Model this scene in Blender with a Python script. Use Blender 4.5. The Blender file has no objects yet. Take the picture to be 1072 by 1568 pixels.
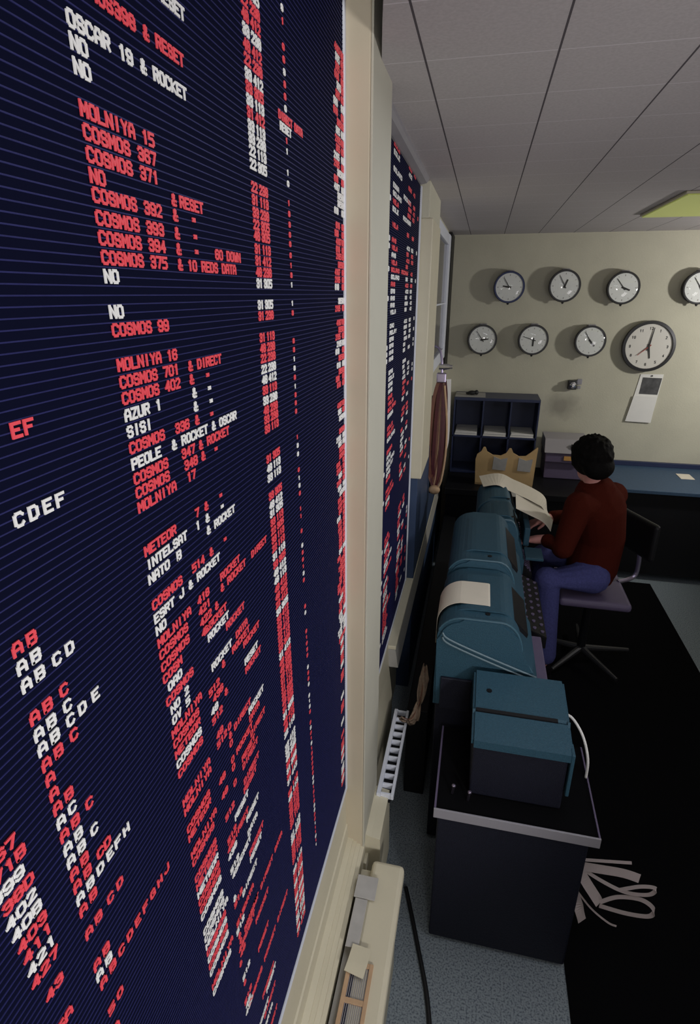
import bpy, bmesh, math, random
from mathutils import Vector, Matrix, noise
S = bpy.context.scene
COL = S.collection
PI = math.pi
random.seed(7)

# ------------------------------------------------------------------ camera, world, lights, exposure
PITCH = math.atan(334/861); YAW = math.atan(209/math.hypot(861, 334))
cd = bpy.data.cameras.new('camera'); cam = bpy.data.objects.new('camera', cd); COL.objects.link(cam)
cam.location = (0, 0, 2.13)
cam.rotation_euler = (PI/2 - PITCH, 0, YAW)
cd.sensor_fit = 'VERTICAL'; cd.sensor_height = 36.0; cd.lens = 36.0*861/1568
cd.clip_start = 0.02; cd.clip_end = 50
S.camera = cam
S.view_settings.view_transform = 'Standard'; S.view_settings.look = 'None'
S.view_settings.gamma = 1; S.view_settings.use_curve_mapping = False
S.view_settings.exposure = 0.0

W = bpy.data.worlds.new('world'); S.world = W; W.use_nodes = True
bg = W.node_tree.nodes['Background']; bg.inputs[0].default_value = (0.55, 0.6, 0.9, 1); bg.inputs[1].default_value = 0.03

def light(name, kind, loc, target, energy, color, size=0.3, sy=None, spot=None, blend=0.6):
    d = bpy.data.lights.new(name, kind); d.energy = energy; d.color = color
    if kind == 'AREA':
        d.size = size
        if sy: d.shape = 'RECTANGLE'; d.size_y = sy
    else:
        d.shadow_soft_size = size
    if kind == 'SPOT':
        d.spot_size = spot; d.spot_blend = blend
    o = bpy.data.objects.new(name, d); COL.objects.link(o); o.location = loc
    o.rotation_euler = (Vector(target)-Vector(loc)).to_track_quat('-Z', 'Y').to_euler()
    return o
light('board_lamp', 'SPOT', (1.3, -1.1, 1.75), (-0.3, 0.42, 1.72), 100, (1, 0.97, 0.95), 0.12, spot=math.radians(72), blend=0.35)
light('wall_lamp', 'SPOT', (2.50, 3.95, 2.02), (0.3, 5.0, 1.85), 66, (1, 0.97, 0.91), 0.06, spot=math.radians(140), blend=0.6)
light('ceiling_bounce', 'AREA', (1.9, 1.4, 1.2), (0.6, 1.9, 2.57), 10, (1, 0.95, 0.97), 0.8)
light('overhead_lamp', 'AREA', (0.62, 1.15, 2.53), (0.619, 1.152, 0.6), 8.5, (0.92, 0.96, 1), 0.35, sy=1.9)
light('pillar_top_fill', 'AREA', (-0.20, 0.72, 2.72), (-0.26, 1.35, 2.60), 0.7, (1, 0.97, 0.92), 0.06)  # unseen light added in the recess to brighten the pillar top
light('near_fill', 'AREA', (0.45, -1.25, 1.85), (-0.28, 1.27, 1.85), 9, (1, 0.97, 0.94), 0.4)  # unseen light added behind the camera to brighten the pillar's near face

# ------------------------------------------------------------------ materials
def mat(name, color, rough=0.6, metal=0.0, spec=0.5, noise_amt=0.0, noise_scale=20, bump=0.0, bump_scale=60, emit=None, estr=0, coat=0):
    m = bpy.data.materials.new(name); m.use_nodes = True
    nt = m.node_tree; b = nt.nodes['Principled BSDF']
    b.inputs['Base Color'].default_value = (*color, 1); b.inputs['Roughness'].default_value = rough
    b.inputs['Metallic'].default_value = metal; b.inputs['Specular IOR Level'].default_value = spec
    if coat: b.inputs['Coat Weight'].default_value = coat
    if emit:
        b.inputs['Emission Color'].default_value = (*emit, 1); b.inputs['Emission Strength'].default_value = estr
    tc = nt.nodes.new('ShaderNodeTexCoord')
    if noise_amt:
        n = nt.nodes.new('ShaderNodeTexNoise'); n.inputs['Scale'].default_value = noise_scale; n.inputs['Detail'].default_value = 6
        nt.links.new(tc.outputs['Object'], n.inputs['Vector'])
        mx = nt.nodes.new('ShaderNodeMix'); mx.data_type = 'RGBA'
        mx.inputs[6].default_value = (*[c*(1-noise_amt) for c in color], 1)
        mx.inputs[7].default_value = (*[min(1, c*(1+noise_amt)) for c in color], 1)
        nt.links.new(n.outputs['Fac'], mx.inputs[0]); nt.links.new(mx.outputs[2], b.inputs['Base Color'])
    if bump:
        n2 = nt.nodes.new('ShaderNodeTexNoise'); n2.inputs['Scale'].default_value = bump_scale; n2.inputs['Detail'].default_value = 4
        nt.links.new(tc.outputs['Object'], n2.inputs['Vector'])
        bp = nt.nodes.new('ShaderNodeBump'); bp.inputs['Strength'].default_value = bump; bp.inputs['Distance'].default_value = 0.004
        nt.links.new(n2.outputs['Fac'], bp.inputs['Height']); nt.links.new(bp.outputs['Normal'], b.inputs['Normal'])
    return m

M = {}
M['wall'] = mat('cream_wall_paint', (0.54, 0.52, 0.42), 0.75, noise_amt=0.10, noise_scale=5, bump=0.25, bump_scale=90)
M['trim'] = mat('cream_gloss_paint', (0.62, 0.575, 0.44), 0.45, noise_amt=0.08, noise_scale=9, bump=0.1)
M['pillar'] = mat('buff_paint', (0.54, 0.475, 0.36), 0.5, noise_amt=0.06, noise_scale=6, bump=0.08)
M['casing'] = mat('pale_cream_paint', (0.50, 0.485, 0.41), 0.7, spec=0.2, noise_amt=0.06, noise_scale=6)
M['grey_paint'] = mat('grey_paint', (0.36, 0.35, 0.33), 0.55, noise_amt=0.1, noise_scale=14)
M['dado'] = mat('navy_dado_paint', (0.03, 0.055, 0.12), 0.5, noise_amt=0.15, noise_scale=20)
M['board'] = mat('navy_plastic_panel', (0.0045, 0.0055, 0.020), 0.75, spec=0.02)
M['ridge'] = mat('blue_sheen_ridge', (0.020, 0.022, 0.105), 0.5, spec=0.15, noise_amt=0.35, noise_scale=60)  # bluish light caught on the ridge edges, put into the base colour
M['red'] = mat('red_plastic_letter', (0.86, 0.075, 0.105), 0.5, noise_amt=0.10, noise_scale=200)
M['white'] = mat('white_plastic_letter', (0.86, 0.86, 0.86), 0.5, noise_amt=0.05, noise_scale=200)
M['alu'] = mat('white_enamel_frame', (0.72, 0.75, 0.85), 0.4)
M['valance'] = mat('grey_lilac_paint', (0.30, 0.29, 0.32), 0.5, noise_amt=0.08)
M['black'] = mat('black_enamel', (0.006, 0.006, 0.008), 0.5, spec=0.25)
M['rubber'] = mat('black_rubber', (0.004, 0.004, 0.005), 0.9, spec=0.05)
M['navy'] = mat('navy_crackle_enamel', (0.009, 0.010, 0.021), 0.55, spec=0.3, noise_amt=0.4, noise_scale=120, bump=0.5, bump_scale=300)
M['shelfblue'] = mat('navy_steel', (0.02, 0.03, 0.085), 0.45, noise_amt=0.15)
M['teal'] = mat('teal_crackle_enamel', (0.025, 0.077, 0.118), 0.5, spec=0.35, noise_amt=0.3, noise_scale=160, bump=0.5, bump_scale=350)
M['seam'] = mat('pale_seam_strip', (0.14, 0.21, 0.25), 0.4)
M['teal_edge'] = mat('teal_gloss_edge', (0.04, 0.105, 0.15), 0.4)
M['edge'] = mat('grey_steel_edging', (0.30, 0.29, 0.33), 0.4)
M['paper'] = mat('cream_paper', (0.72, 0.66, 0.56), 0.8, noise_amt=0.04)
M['wpaper'] = mat('white_paper', (0.80, 0.79, 0.77), 0.8, noise_amt=0.04)
M['tape'] = mat('pinkish_paper_tape', (0.52, 0.44, 0.44), 0.75)
M['tan'] = mat('tan_card', (0.62, 0.42, 0.20), 0.8, noise_amt=0.12, noise_scale=15)
M['greycard'] = mat('grey_card', (0.42, 0.41, 0.40), 0.8, noise_amt=0.2, noise_scale=30)
M['brown'] = mat('brown_tape', (0.16, 0.06, 0.037), 0.6, noise_amt=0.35, noise_scale=40)
M['maroon'] = mat('maroon_tape', (0.075, 0.012, 0.018), 0.6, noise_amt=0.35, noise_scale=40)
M['buff'] = mat('buff_tape', (0.50, 0.33, 0.20), 0.7, noise_amt=0.2, noise_scale=40)
M['leaf'] = mat('dried_leaf_brown', (0.26, 0.19, 0.14), 0.85, noise_amt=0.5, noise_scale=90, bump=0.8, bump_scale=120)
M['chrome'] = mat('chrome', (0.75, 0.75, 0.78), 0.18, 1.0)
M['darkchrome'] = mat('tarnished_chrome', (0.45, 0.4, 0.55), 0.3, 1.0)
M['case'] = mat('dark_bronze_case', (0.05, 0.05, 0.055), 0.4, 0.6)
M['bluecase'] = mat('dark_blue_case', (0.015, 0.025, 0.09), 0.35, 0.3)
M['face'] = mat('pale_grey_dial', (0.78, 0.80, 0.79), 0.6)
M['wface'] = mat('white_dial', (0.66, 0.64, 0.60), 0.6)
M['ink'] = mat('black_ink', (0.012, 0.012, 0.014), 0.5)
M['redhand'] = mat('red_hand', (0.30, 0.03, 0.02), 0.5)
M['lilac'] = mat('lilac_grey_enamel', (0.12, 0.095, 0.17), 0.5, noise_amt=0.1)
M['lightgrey'] = mat('light_grey_enamel', (0.34, 0.32, 0.34), 0.5)
M['orange'] = mat('orange_label', (0.62, 0.33, 0.10), 0.6)
M['bluetop'] = mat('blue_linoleum', (0.035, 0.075, 0.14), 0.55, noise_amt=0.35, noise_scale=90)
M['skin'] = mat('skin', (0.66, 0.30, 0.27), 0.55, noise_amt=0.06, noise_scale=30)
M['hair'] = mat('black_hair', (0.004, 0.0035, 0.0035), 0.7, spec=0.06, noise_amt=0.4, noise_scale=80, bump=0.6, bump_scale=90)
M['sweater'] = mat('rust_wool', (0.060, 0.010, 0.006), 0.95, spec=0.05, noise_amt=0.2, noise_scale=120, bump=0.5, bump_scale=220)
M['sleeve'] = mat('black_wool', (0.006, 0.005, 0.006), 0.95, spec=0.05, noise_amt=0.2, noise_scale=120)
M['jeans'] = mat('blue_denim', (0.070, 0.075, 0.22), 0.9, spec=0.1, noise_amt=0.4, noise_scale=120, bump=0.6, bump_scale=100)
M['eye'] = mat('eye_white', (0.8, 0.8, 0.78), 0.3)
M['lens'] = mat('yellow_green_diffuser', (0.4, 0.42, 0.12), 0.4, emit=(0.55, 0.62, 0.16), estr=0.22)
M['photo'] = mat('dark_halftone_print', (0.07, 0.07, 0.075), 0.6, noise_amt=0.95, noise_scale=28)
M['cable'] = mat('black_cable', (0.008, 0.008, 0.01), 0.5)

def glass_mat(name, tint=(1, 1, 1), rough=0.02):
    m = bpy.data.materials.new(name); m.use_nodes = True; nt = m.node_tree
    nt.nodes.clear()
    out = nt.nodes.new('ShaderNodeOutputMaterial'); mx = nt.nodes.new('ShaderNodeMixShader')
    tr = nt.nodes.new('ShaderNodeBsdfTransparent'); gl = nt.nodes.new('ShaderNodeBsdfGlossy'); fr = nt.nodes.new('ShaderNodeValue')
    tr.inputs[0].default_value = (*tint, 1); gl.inputs['Roughness'].default_value = rough; fr.outputs[0].default_value = 0.05
    nt.links.new(fr.outputs[0], mx.inputs[0]); nt.links.new(tr.outputs[0], mx.inputs[1]); nt.links.new(gl.outputs[0], mx.inputs[2])
    nt.links.new(mx.outputs[0], out.inputs[0])
    return m
M['glass'] = glass_mat('clock_glass', rough=0.05)
M['pane'] = mat('dark_window_glass', (0.045, 0.045, 0.075), 0.08, spec=0.8)

def lines_mat(name, base, joint_y, joint_x, px, py, ox, oy, w):
    """ceiling tiles: joints running along Y (dark) and along X (pale) at the tile pitch"""
    m = bpy.data.materials.new(name); m.use_nodes = True; nt = m.node_tree; b = nt.nodes['Principled BSDF']
    b.inputs['Roughness'].default_value = 0.9; b.inputs['Specular IOR Level'].default_value = 0.1
    tc = nt.nodes.new('ShaderNodeTexCoord'); sp = nt.nodes.new('ShaderNodeSeparateXYZ'); nt.links.new(tc.outputs['Object'], sp.inputs[0])
    def mask(out, off, pitch, width):
        a = nt.nodes.new('ShaderNodeMath'); a.operation = 'SUBTRACT'; nt.links.new(out, a.inputs[0]); a.inputs[1].default_value = off - pitch/2
        p = nt.nodes.new('ShaderNodeMath'); p.operation = 'FLOORED_MODULO'; nt.links.new(a.outputs[0], p.inputs[0]); p.inputs[1].default_value = pitch
        s = nt.nodes.new('ShaderNodeMath'); s.operation = 'SUBTRACT'; nt.links.new(p.outputs[0], s.inputs[0]); s.inputs[1].default_value = pitch/2
        ab = nt.nodes.new('ShaderNodeMath'); ab.operation = 'ABSOLUTE'; nt.links.new(s.outputs[0], ab.inputs[0])
        lt = nt.nodes.new('ShaderNodeMath'); lt.operation = 'LESS_THAN'; nt.links.new(ab.outputs[0], lt.inputs[0]); lt.inputs[1].default_value = width
        return lt.outputs[0]
    n = nt.nodes.new('ShaderNodeTexNoise'); n.inputs['Scale'].default_value = 140; nt.links.new(tc.outputs['Object'], n.inputs['Vector'])
    m0 = nt.nodes.new('ShaderNodeMix'); m0.data_type = 'RGBA'; m0.inputs[6].default_value = (*[c*0.85 for c in base], 1); m0.inputs[7].default_value = (*[c*1.15 for c in base], 1)
    nt.links.new(n.outputs['Fac'], m0.inputs[0])
    m1 = nt.nodes.new('ShaderNodeMix'); m1.data_type = 'RGBA'; m1.inputs[7].default_value = (*joint_x, 1)
    nt.links.new(mask(sp.outputs['Y'], oy, py, w*0.8), m1.inputs[0]); nt.links.new(m0.outputs[2], m1.inputs[6])
    m2 = nt.nodes.new('ShaderNodeMix'); m2.data_type = 'RGBA'; m2.inputs[7].default_value = (*joint_y, 1)
    nt.links.new(mask(sp.outputs['X'], ox, px, w), m2.inputs[0]); nt.links.new(m1.outputs[2], m2.inputs[6])
    nt.links.new(m2.outputs[2], b.inputs['Base Color'])
    return m
M['ceiling'] = lines_mat('ceiling_tile', (0.50, 0.47, 0.48), (0.10, 0.09, 0.10), (0.66, 0.63, 0.66), 0.258, 0.2535, -0.158, 1.392, 0.0022)

def floor_mat():
    m = bpy.data.materials.new('speckled_grey_tile'); m.use_nodes = True; nt = m.node_tree; b = nt.nodes['Principled BSDF']
    b.inputs['Roughness'].default_value = 0.6
    tc = nt.nodes.new('ShaderNodeTexCoord')
    n = nt.nodes.new('ShaderNodeTexNoise'); n.inputs['Scale'].default_value = 170; n.inputs['Detail'].default_value = 3
    nt.links.new(tc.outputs['Object'], n.inputs['Vector'])
    r = nt.nodes.new('ShaderNodeValToRGB'); r.color_ramp.elements[0].position = 0.33; r.color_ramp.elements[0].color = (0.09, 0.115, 0.155, 1)
    r.color_ramp.elements[1].position = 0.55; r.color_ramp.elements[1].color = (0.29, 0.34, 0.38, 1)
    nt.links.new(n.outputs['Fac'], r.inputs[0]); nt.links.new(r.outputs[0], b.inputs['Base Color'])
    return m
M['floor'] = floor_mat()

# ------------------------------------------------------------------ mesh helpers
def obj(name, bm, m, parent=None, smooth=False, loc=None):
    me = bpy.data.meshes.new(name)
    bmesh.ops.recalc_face_normals(bm, faces=bm.faces)
    bm.to_mesh(me); bm.free()
    for x in (m if isinstance(m, (list, tuple)) else [m]): me.materials.append(x)
    if smooth:
        for p in me.polygons: p.use_smooth = True
    o = bpy.data.objects.new(name, me); COL.objects.link(o)
    if parent is not None: o.parent = parent
    if loc is not None: o.location = loc
    return o
def empty(name, loc=(0, 0, 0), rz=0):
    o = bpy.data.objects.new(name, None); COL.objects.link(o); o.location = loc; o.rotation_euler = (0, 0, rz); o.empty_display_size = 0.05
    return o
def tag(o, label=None, cat=None, group=None, kind=None):
    if label: o['label'] = label
    if cat: o['category'] = cat
    if group: o['group'] = group
    if kind: o['kind'] = kind
    return o
def struct(name, bm, m, label=None, cat=None, smooth=False):
    return tag(obj(name, bm, m, smooth=smooth), label, cat, kind='structure')
def NB(): return bmesh.new()
def box(bm, x0, x1, y0, y1, z0, z1, bev=0.0, seg=2, mi=0):
    vs = [bm.verts.new((x, y, z)) for x in (x0, x1) for y in (y0, y1) for z in (z0, z1)]
    fs = [bm.faces.new([vs[i] for i in q]) for q in ((0, 1, 3, 2), (4, 6, 7, 5), (0, 4, 5, 1), (2, 3, 7, 6), (0, 2, 6, 4), (1, 5, 7, 3))]
    for f in fs: f.material_index = mi
    if bev:
        es = list({e for f in fs for e in f.edges})
        r = bmesh.ops.bevel(bm, geom=es, offset=bev, segments=seg, affect='EDGES', profile=0.5)
        for f in r['faces']: f.material_index = mi
    return bm
def B(x0, x1, y0, y1, z0, z1, bev=0.0, seg=2): return box(NB(), x0, x1, y0, y1, z0, z1, bev, seg)
def prism(bm, pts, axis, a, b_, bev=0.0, mi=0):
    """polygon pts (2-D) extruded along axis from a to b_"""
    def P(p, t):
        return {'x': (t, p[0], p[1]), 'y': (p[0], t, p[1]), 'z': (p[0], p[1], t)}[axis]
    v0 = [bm.verts.new(P(p, a)) for p in pts]; v1 = [bm.verts.new(P(p, b_)) for p in pts]; n = len(pts)
    fs = [bm.faces.new(v0), bm.faces.new(v1[::-1])]
    for i in range(n): fs.append(bm.faces.new((v0[i], v1[i], v1[(i+1) % n], v0[(i+1) % n])))
    for f in fs: f.material_index = mi
    if bev:
        es = [e for e in fs[0].edges] + [e for e in fs[1].edges]
        bmesh.ops.bevel(bm, geom=es, offset=bev, segments=2, affect='EDGES')
    return bm
def lathe(bm, prof, n=40, M4=None, mi=0):
    """prof: (radius, height) list revolved round Z; M4 places it"""
    rings = []
    for r, h in prof:
        if r < 1e-6: rings.append([bm.verts.new((0, 0, h))])
        else: rings.append([bm.verts.new((r*math.cos(2*PI*i/n), r*math.sin(2*PI*i/n), h)) for i in range(n)])
    for a, b_ in zip(rings[:-1], rings[1:]):
        for i in range(n):
            j = (i+1) % n
            q = [a[i % len(a)], a[j % len(a)], b_[j % len(b_)], b_[i % len(b_)]]
            u = []
            for v in q:
                if v not in u: u.append(v)
            if len(u) > 2:
                f = bm.faces.new(u); f.material_index = mi
    if M4 is not None:
        vs = [v for r in rings for v in r]
        bmesh.ops.transform(bm, matrix=M4, verts=vs)
    return bm
def tube(bm, pts, r, n=8, close=False):
    pts = [Vector(p) for p in pts]; rings = []
    rr = r if isinstance(r, (list, tuple)) else [r]*len(pts)
    prev = None
    for i, p in enumerate(pts):
        d = (pts[min(i+1, len(pts)-1)]-pts[max(i-1, 0)]).normalized()
        if prev is None:
            a = d.orthogonal().normalized()
        else:
            a = (prev - d*prev.dot(d)).normalized()
        prev = a; c = d.cross(a)
        rings.append([bm.verts.new(p+(a*math.cos(2*PI*k/n)+c*math.sin(2*PI*k/n))*rr[i]) for k in range(n)])
    for a, b_ in zip(rings[:-1], rings[1:]):
        for k in range(n): bm.faces.new((a[k], a[(k+1) % n], b_[(k+1) % n], b_[k]))
    bm.faces.new(rings[0][::-1]); bm.faces.new(rings[-1])
    return bm
def smooth_path(pts, n=8):
    pts = [Vector(p) for p in pts]; out = []
    for i in range(len(pts)-1):
        p0 = pts[max(i-1, 0)]; p1 = pts[i]; p2 = pts[i+1]; p3 = pts[min(i+2, len(pts)-1)]
        for k in range(n):
            t = k/n
            out.append(0.5*((2*p1)+(p2-p0)*t+(2*p0-5*p1+4*p2-p3)*t*t+(3*p1-p0-3*p2+p3)*t**3))
    out.append(pts[-1]); return out
def ribbon(bm, pts, wdir, w, th=0.0012):
    """flat strip following pts, width w along wdir, thickness th"""
    pts = [Vector(p) for p in pts]; rings = []
    for i, p in enumerate(pts):
        d = (pts[min(i+1, len(pts)-1)]-pts[max(i-1, 0)]).normalized()
        wd = wdir[i] if isinstance(wdir, list) else wdir
        wv = Vector(wd); wv = (wv - d*wv.dot(d)).normalized(); nn = d.cross(wv)
        ww = w[i] if isinstance(w, list) else w
        rings.append([bm.verts.new(p+wv*ww*s+nn*th*t) for s, t in ((-.5, -.5), (.5, -.5), (.5, .5), (-.5, .5))])
    for a, b_ in zip(rings[:-1], rings[1:]):
        for k in range(4): bm.faces.new((a[k], a[(k+1) % 4], b_[(k+1) % 4], b_[k]))
    bm.faces.new(rings[0][::-1]); bm.faces.new(rings[-1])
    return bm
def ball(bm, c, r, sub=2, M3=None):
    R = bmesh.ops.create_icosphere(bm, subdivisions=sub, radius=1.0)
    s = r if isinstance(r, (tuple, list)) else (r, r, r)
    m4 = Matrix.Translation(c) @ (M3.to_4x4() if M3 else Matrix()) @ Matrix.Diagonal((*s, 1))
    bmesh.ops.transform(bm, matrix=m4, verts=R['verts'])
    return bm
def limb(bm, pts, rad, n=14):
    """tapered limb with round ends, for later voxel union"""
    tube(bm, pts, rad, n)
    for p, r in zip(pts, rad): ball(bm, p, r, 2)
    return bm
def fused(name, bm, m, parent, voxel=0.006, iters=6):
    me = bpy.data.meshes.new(name); bmesh.ops.recalc_face_normals(bm, faces=bm.faces); bm.to_mesh(me); bm.free()
    t = bpy.data.objects.new(name, me); COL.objects.link(t)
    a = t.modifiers.new('r', 'REMESH'); a.mode = 'VOXEL'; a.voxel_size = voxel; a.use_smooth_shade = True
    s = t.modifiers.new('s', 'SMOOTH'); s.iterations = iters; s.factor = 0.5
    dg = bpy.context.evaluated_depsgraph_get(); dg.update()
    nm = bpy.data.meshes.new_from_object(t.evaluated_get(dg))
    t.modifiers.clear(); t.data = nm; bpy.data.meshes.remove(me); nm.name = name
    nm.materials.clear(); nm.materials.append(m)
    for p in nm.polygons: p.use_smooth = True
    if parent is not None: t.parent = parent
    return t

# ------------------------------------------------------------------ setting: room shell
BX = -0.30            # plane of the boards and the left wall
ZC = 2.57; FW = 5.07; RW = 3.3; NW = -1.4
struct('floor', B(-1.0, RW+.1, NW-.1, FW+.1, -0.05, 0.0), M['floor'])
bm = NB(); prism(bm, [(RW+.1, NW-.1), (RW+.1, FW+.1), (-1.0, FW+.1), (-1.0, 1.53), (-.27, 1.53), (-.255, 1.43), (-.212, 1.19), (-.175, 1.0), (-.15, .8), (-.15, NW-.1)], 'z', ZC, ZC+.02); box(bm, -1.0, -.18, NW-.1, 1.53, 2.80, 2.82); box(bm, -.16, -.15, NW-.1, 1.53, ZC+.02, 2.80)
struct('ceiling', bm, M['ceiling'])
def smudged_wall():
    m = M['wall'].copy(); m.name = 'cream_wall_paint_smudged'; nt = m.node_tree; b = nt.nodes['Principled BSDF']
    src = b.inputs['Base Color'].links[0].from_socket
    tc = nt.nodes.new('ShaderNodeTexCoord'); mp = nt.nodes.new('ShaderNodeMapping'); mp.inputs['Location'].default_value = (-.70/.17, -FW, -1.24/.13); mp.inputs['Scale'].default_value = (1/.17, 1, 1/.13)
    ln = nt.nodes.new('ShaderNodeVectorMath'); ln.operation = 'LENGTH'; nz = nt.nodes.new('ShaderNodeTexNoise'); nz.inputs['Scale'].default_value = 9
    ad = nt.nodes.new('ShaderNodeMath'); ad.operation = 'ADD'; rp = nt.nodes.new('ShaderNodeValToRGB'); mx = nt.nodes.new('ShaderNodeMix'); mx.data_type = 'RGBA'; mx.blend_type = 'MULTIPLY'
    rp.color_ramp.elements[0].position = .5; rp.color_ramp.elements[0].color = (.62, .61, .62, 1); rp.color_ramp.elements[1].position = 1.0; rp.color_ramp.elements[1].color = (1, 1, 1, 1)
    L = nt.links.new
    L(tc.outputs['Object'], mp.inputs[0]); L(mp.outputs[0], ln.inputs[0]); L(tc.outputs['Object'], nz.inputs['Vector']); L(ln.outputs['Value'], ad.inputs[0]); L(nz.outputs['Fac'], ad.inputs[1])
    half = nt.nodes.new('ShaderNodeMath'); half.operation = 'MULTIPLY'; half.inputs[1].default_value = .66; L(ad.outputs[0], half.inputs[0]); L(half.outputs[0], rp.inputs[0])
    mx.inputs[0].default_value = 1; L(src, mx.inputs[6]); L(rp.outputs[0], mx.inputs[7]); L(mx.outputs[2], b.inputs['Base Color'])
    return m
struct('wall_far', B(-1.0, RW+.1, FW, FW+.1, 0, ZC), smudged_wall())
struct('wall_right', B(RW, RW+.1, NW, FW, 0, ZC), M['wall'])
struct('wall_near', B(-1.0, RW, NW-.1, NW, 0, ZC), M['wall'])
struct('wall_left', B(BX-.16, BX-.035, NW, FW, 0, 2.80), M['wall'])
# pillar between the boards, its bottom block
bm = NB(); box(bm, BX-.06, -0.248, 1.275, 1.505, 0.30, 2.80, 0.003)
struct('trim_1', bm, M['pillar'])
struct('trim_13', B(-.2478, -.243, 1.2755, 1.505, .30, 2.80, .001), M['casing'])
bm = NB(); box(bm, BX-.06, -0.232, 1.262, 1.52, 0.37, 0.415, 0.003); struct('trim_2', bm, M['trim'])
# second pillar, beyond the far board
bm = NB(); box(bm, BX-.06, -0.245, 2.68, 3.10, 1.27, 2.43, 0.004); struct('trim_3', bm, M['trim'])
bm = NB(); box(bm, BX-.06, -0.262, 2.68, 3.24, 2.43, ZC, 0.004); struct('trim_4', bm, M['wall'])
bm = NB(); box(bm, BX-.06, -0.262, 2.69, FW, 0.0, 1.27, 0.002); struct('trim_5', bm, M['dado'])
bm = NB(); box(bm, BX-.06, -0.312, 3.10, FW, 1.27, ZC, 0.002); struct('trim_6', bm, M['wall'])
# casing, sill and ledges running below the boards
prof = [(BX-.06, 0.20), (BX-.06, 0.70), (BX-.004, 0.70), (BX, 0.56), (BX+.004, 0.555), (BX+.006, 0.500), (BX+.022, 0.497), (BX+.022, 0.490),
        (BX+.034, 0.489), (BX+.034, 0.482), (BX+.047, 0.480), (BX+.047, 0.472), (BX+.058, 0.470), (BX+.060, 0.20)]
bm = prism(NB(), prof, 'y', NW, 1.30); struct('trim_7', bm, M['trim'])
prof2 = [(BX-.06, 0.20), (BX-.06, 0.70), (BX, 0.70), (BX+.012, 0.56), (BX+.030, 0.50), (BX+.06, 0.495), (BX+.075, 0.49), (BX+.105, 0.485), (BX+.11, 0.20)]
bm = prism(NB(), prof2, 'y', 1.30, 1.50); struct('trim_8', bm, M['trim'])
prof3 = [(BX-.06, 0.20), (BX-.06, 0.715), (BX+.006, 0.715), (BX+.012, 0.60), (BX+.03, 0.45), (BX+.03, 0.20)]
bm = prism(NB(), prof3, 'y', 1.50, 2.05); struct('trim_9', bm, M['trim'])
bm = NB(); box(bm, BX-.05, BX+.040, 2.05, 4.60, 0.690, 0.708, 0.003); prism(bm, [(BX-.05, .60), (BX+.052, .60), (BX+.038, .69), (BX-.05, .69)], 'y', 2.05, 4.60, mi=1)
struct('trim_10', bm, [M['trim'], M['grey_paint']])
# curved valance over the far board
prof4 = [(BX-.06, ZC), (BX-.06, 2.545), (BX+.006, 2.545), (BX+.028, 2.550), (BX+.036, 2.560), (BX+.036, ZC)]
bm = prism(NB(), prof4, 'y', 1.535, 2.62); struct('trim_11', bm, M['valance'])
# window in the left wall beyond the second pillar
win = tag(empty('window_1'), kind='structure')
fr = NB()
for y0, y1 in ((3.26, 3.34), (4.52, 4.68)): box(fr, -.311, -.287, y0, y1, 1.66, 2.53, 0.004)
box(fr, -.311, -.290, 3.34, 4.52, 2.46, 2.53, 0.004); box(fr, -.311, -.290, 3.34, 4.52, 1.66, 1.74, 0.004)
obj('window_frame', fr, M['alu'], win)
obj('pane', B(-.3095, -.305, 3.34, 4.52, 1.74, 2.46), M['pane'], win)
obj('glazing_bar', B(-.304, -.296, 3.34, 4.52, 2.06, 2.07), M['alu'], win)
bm = NB(); box(bm, -.311, -.283, 4.72, 5.065, 1.55, 2.56, 0.003); struct('trim_12', bm, M['black'])

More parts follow.
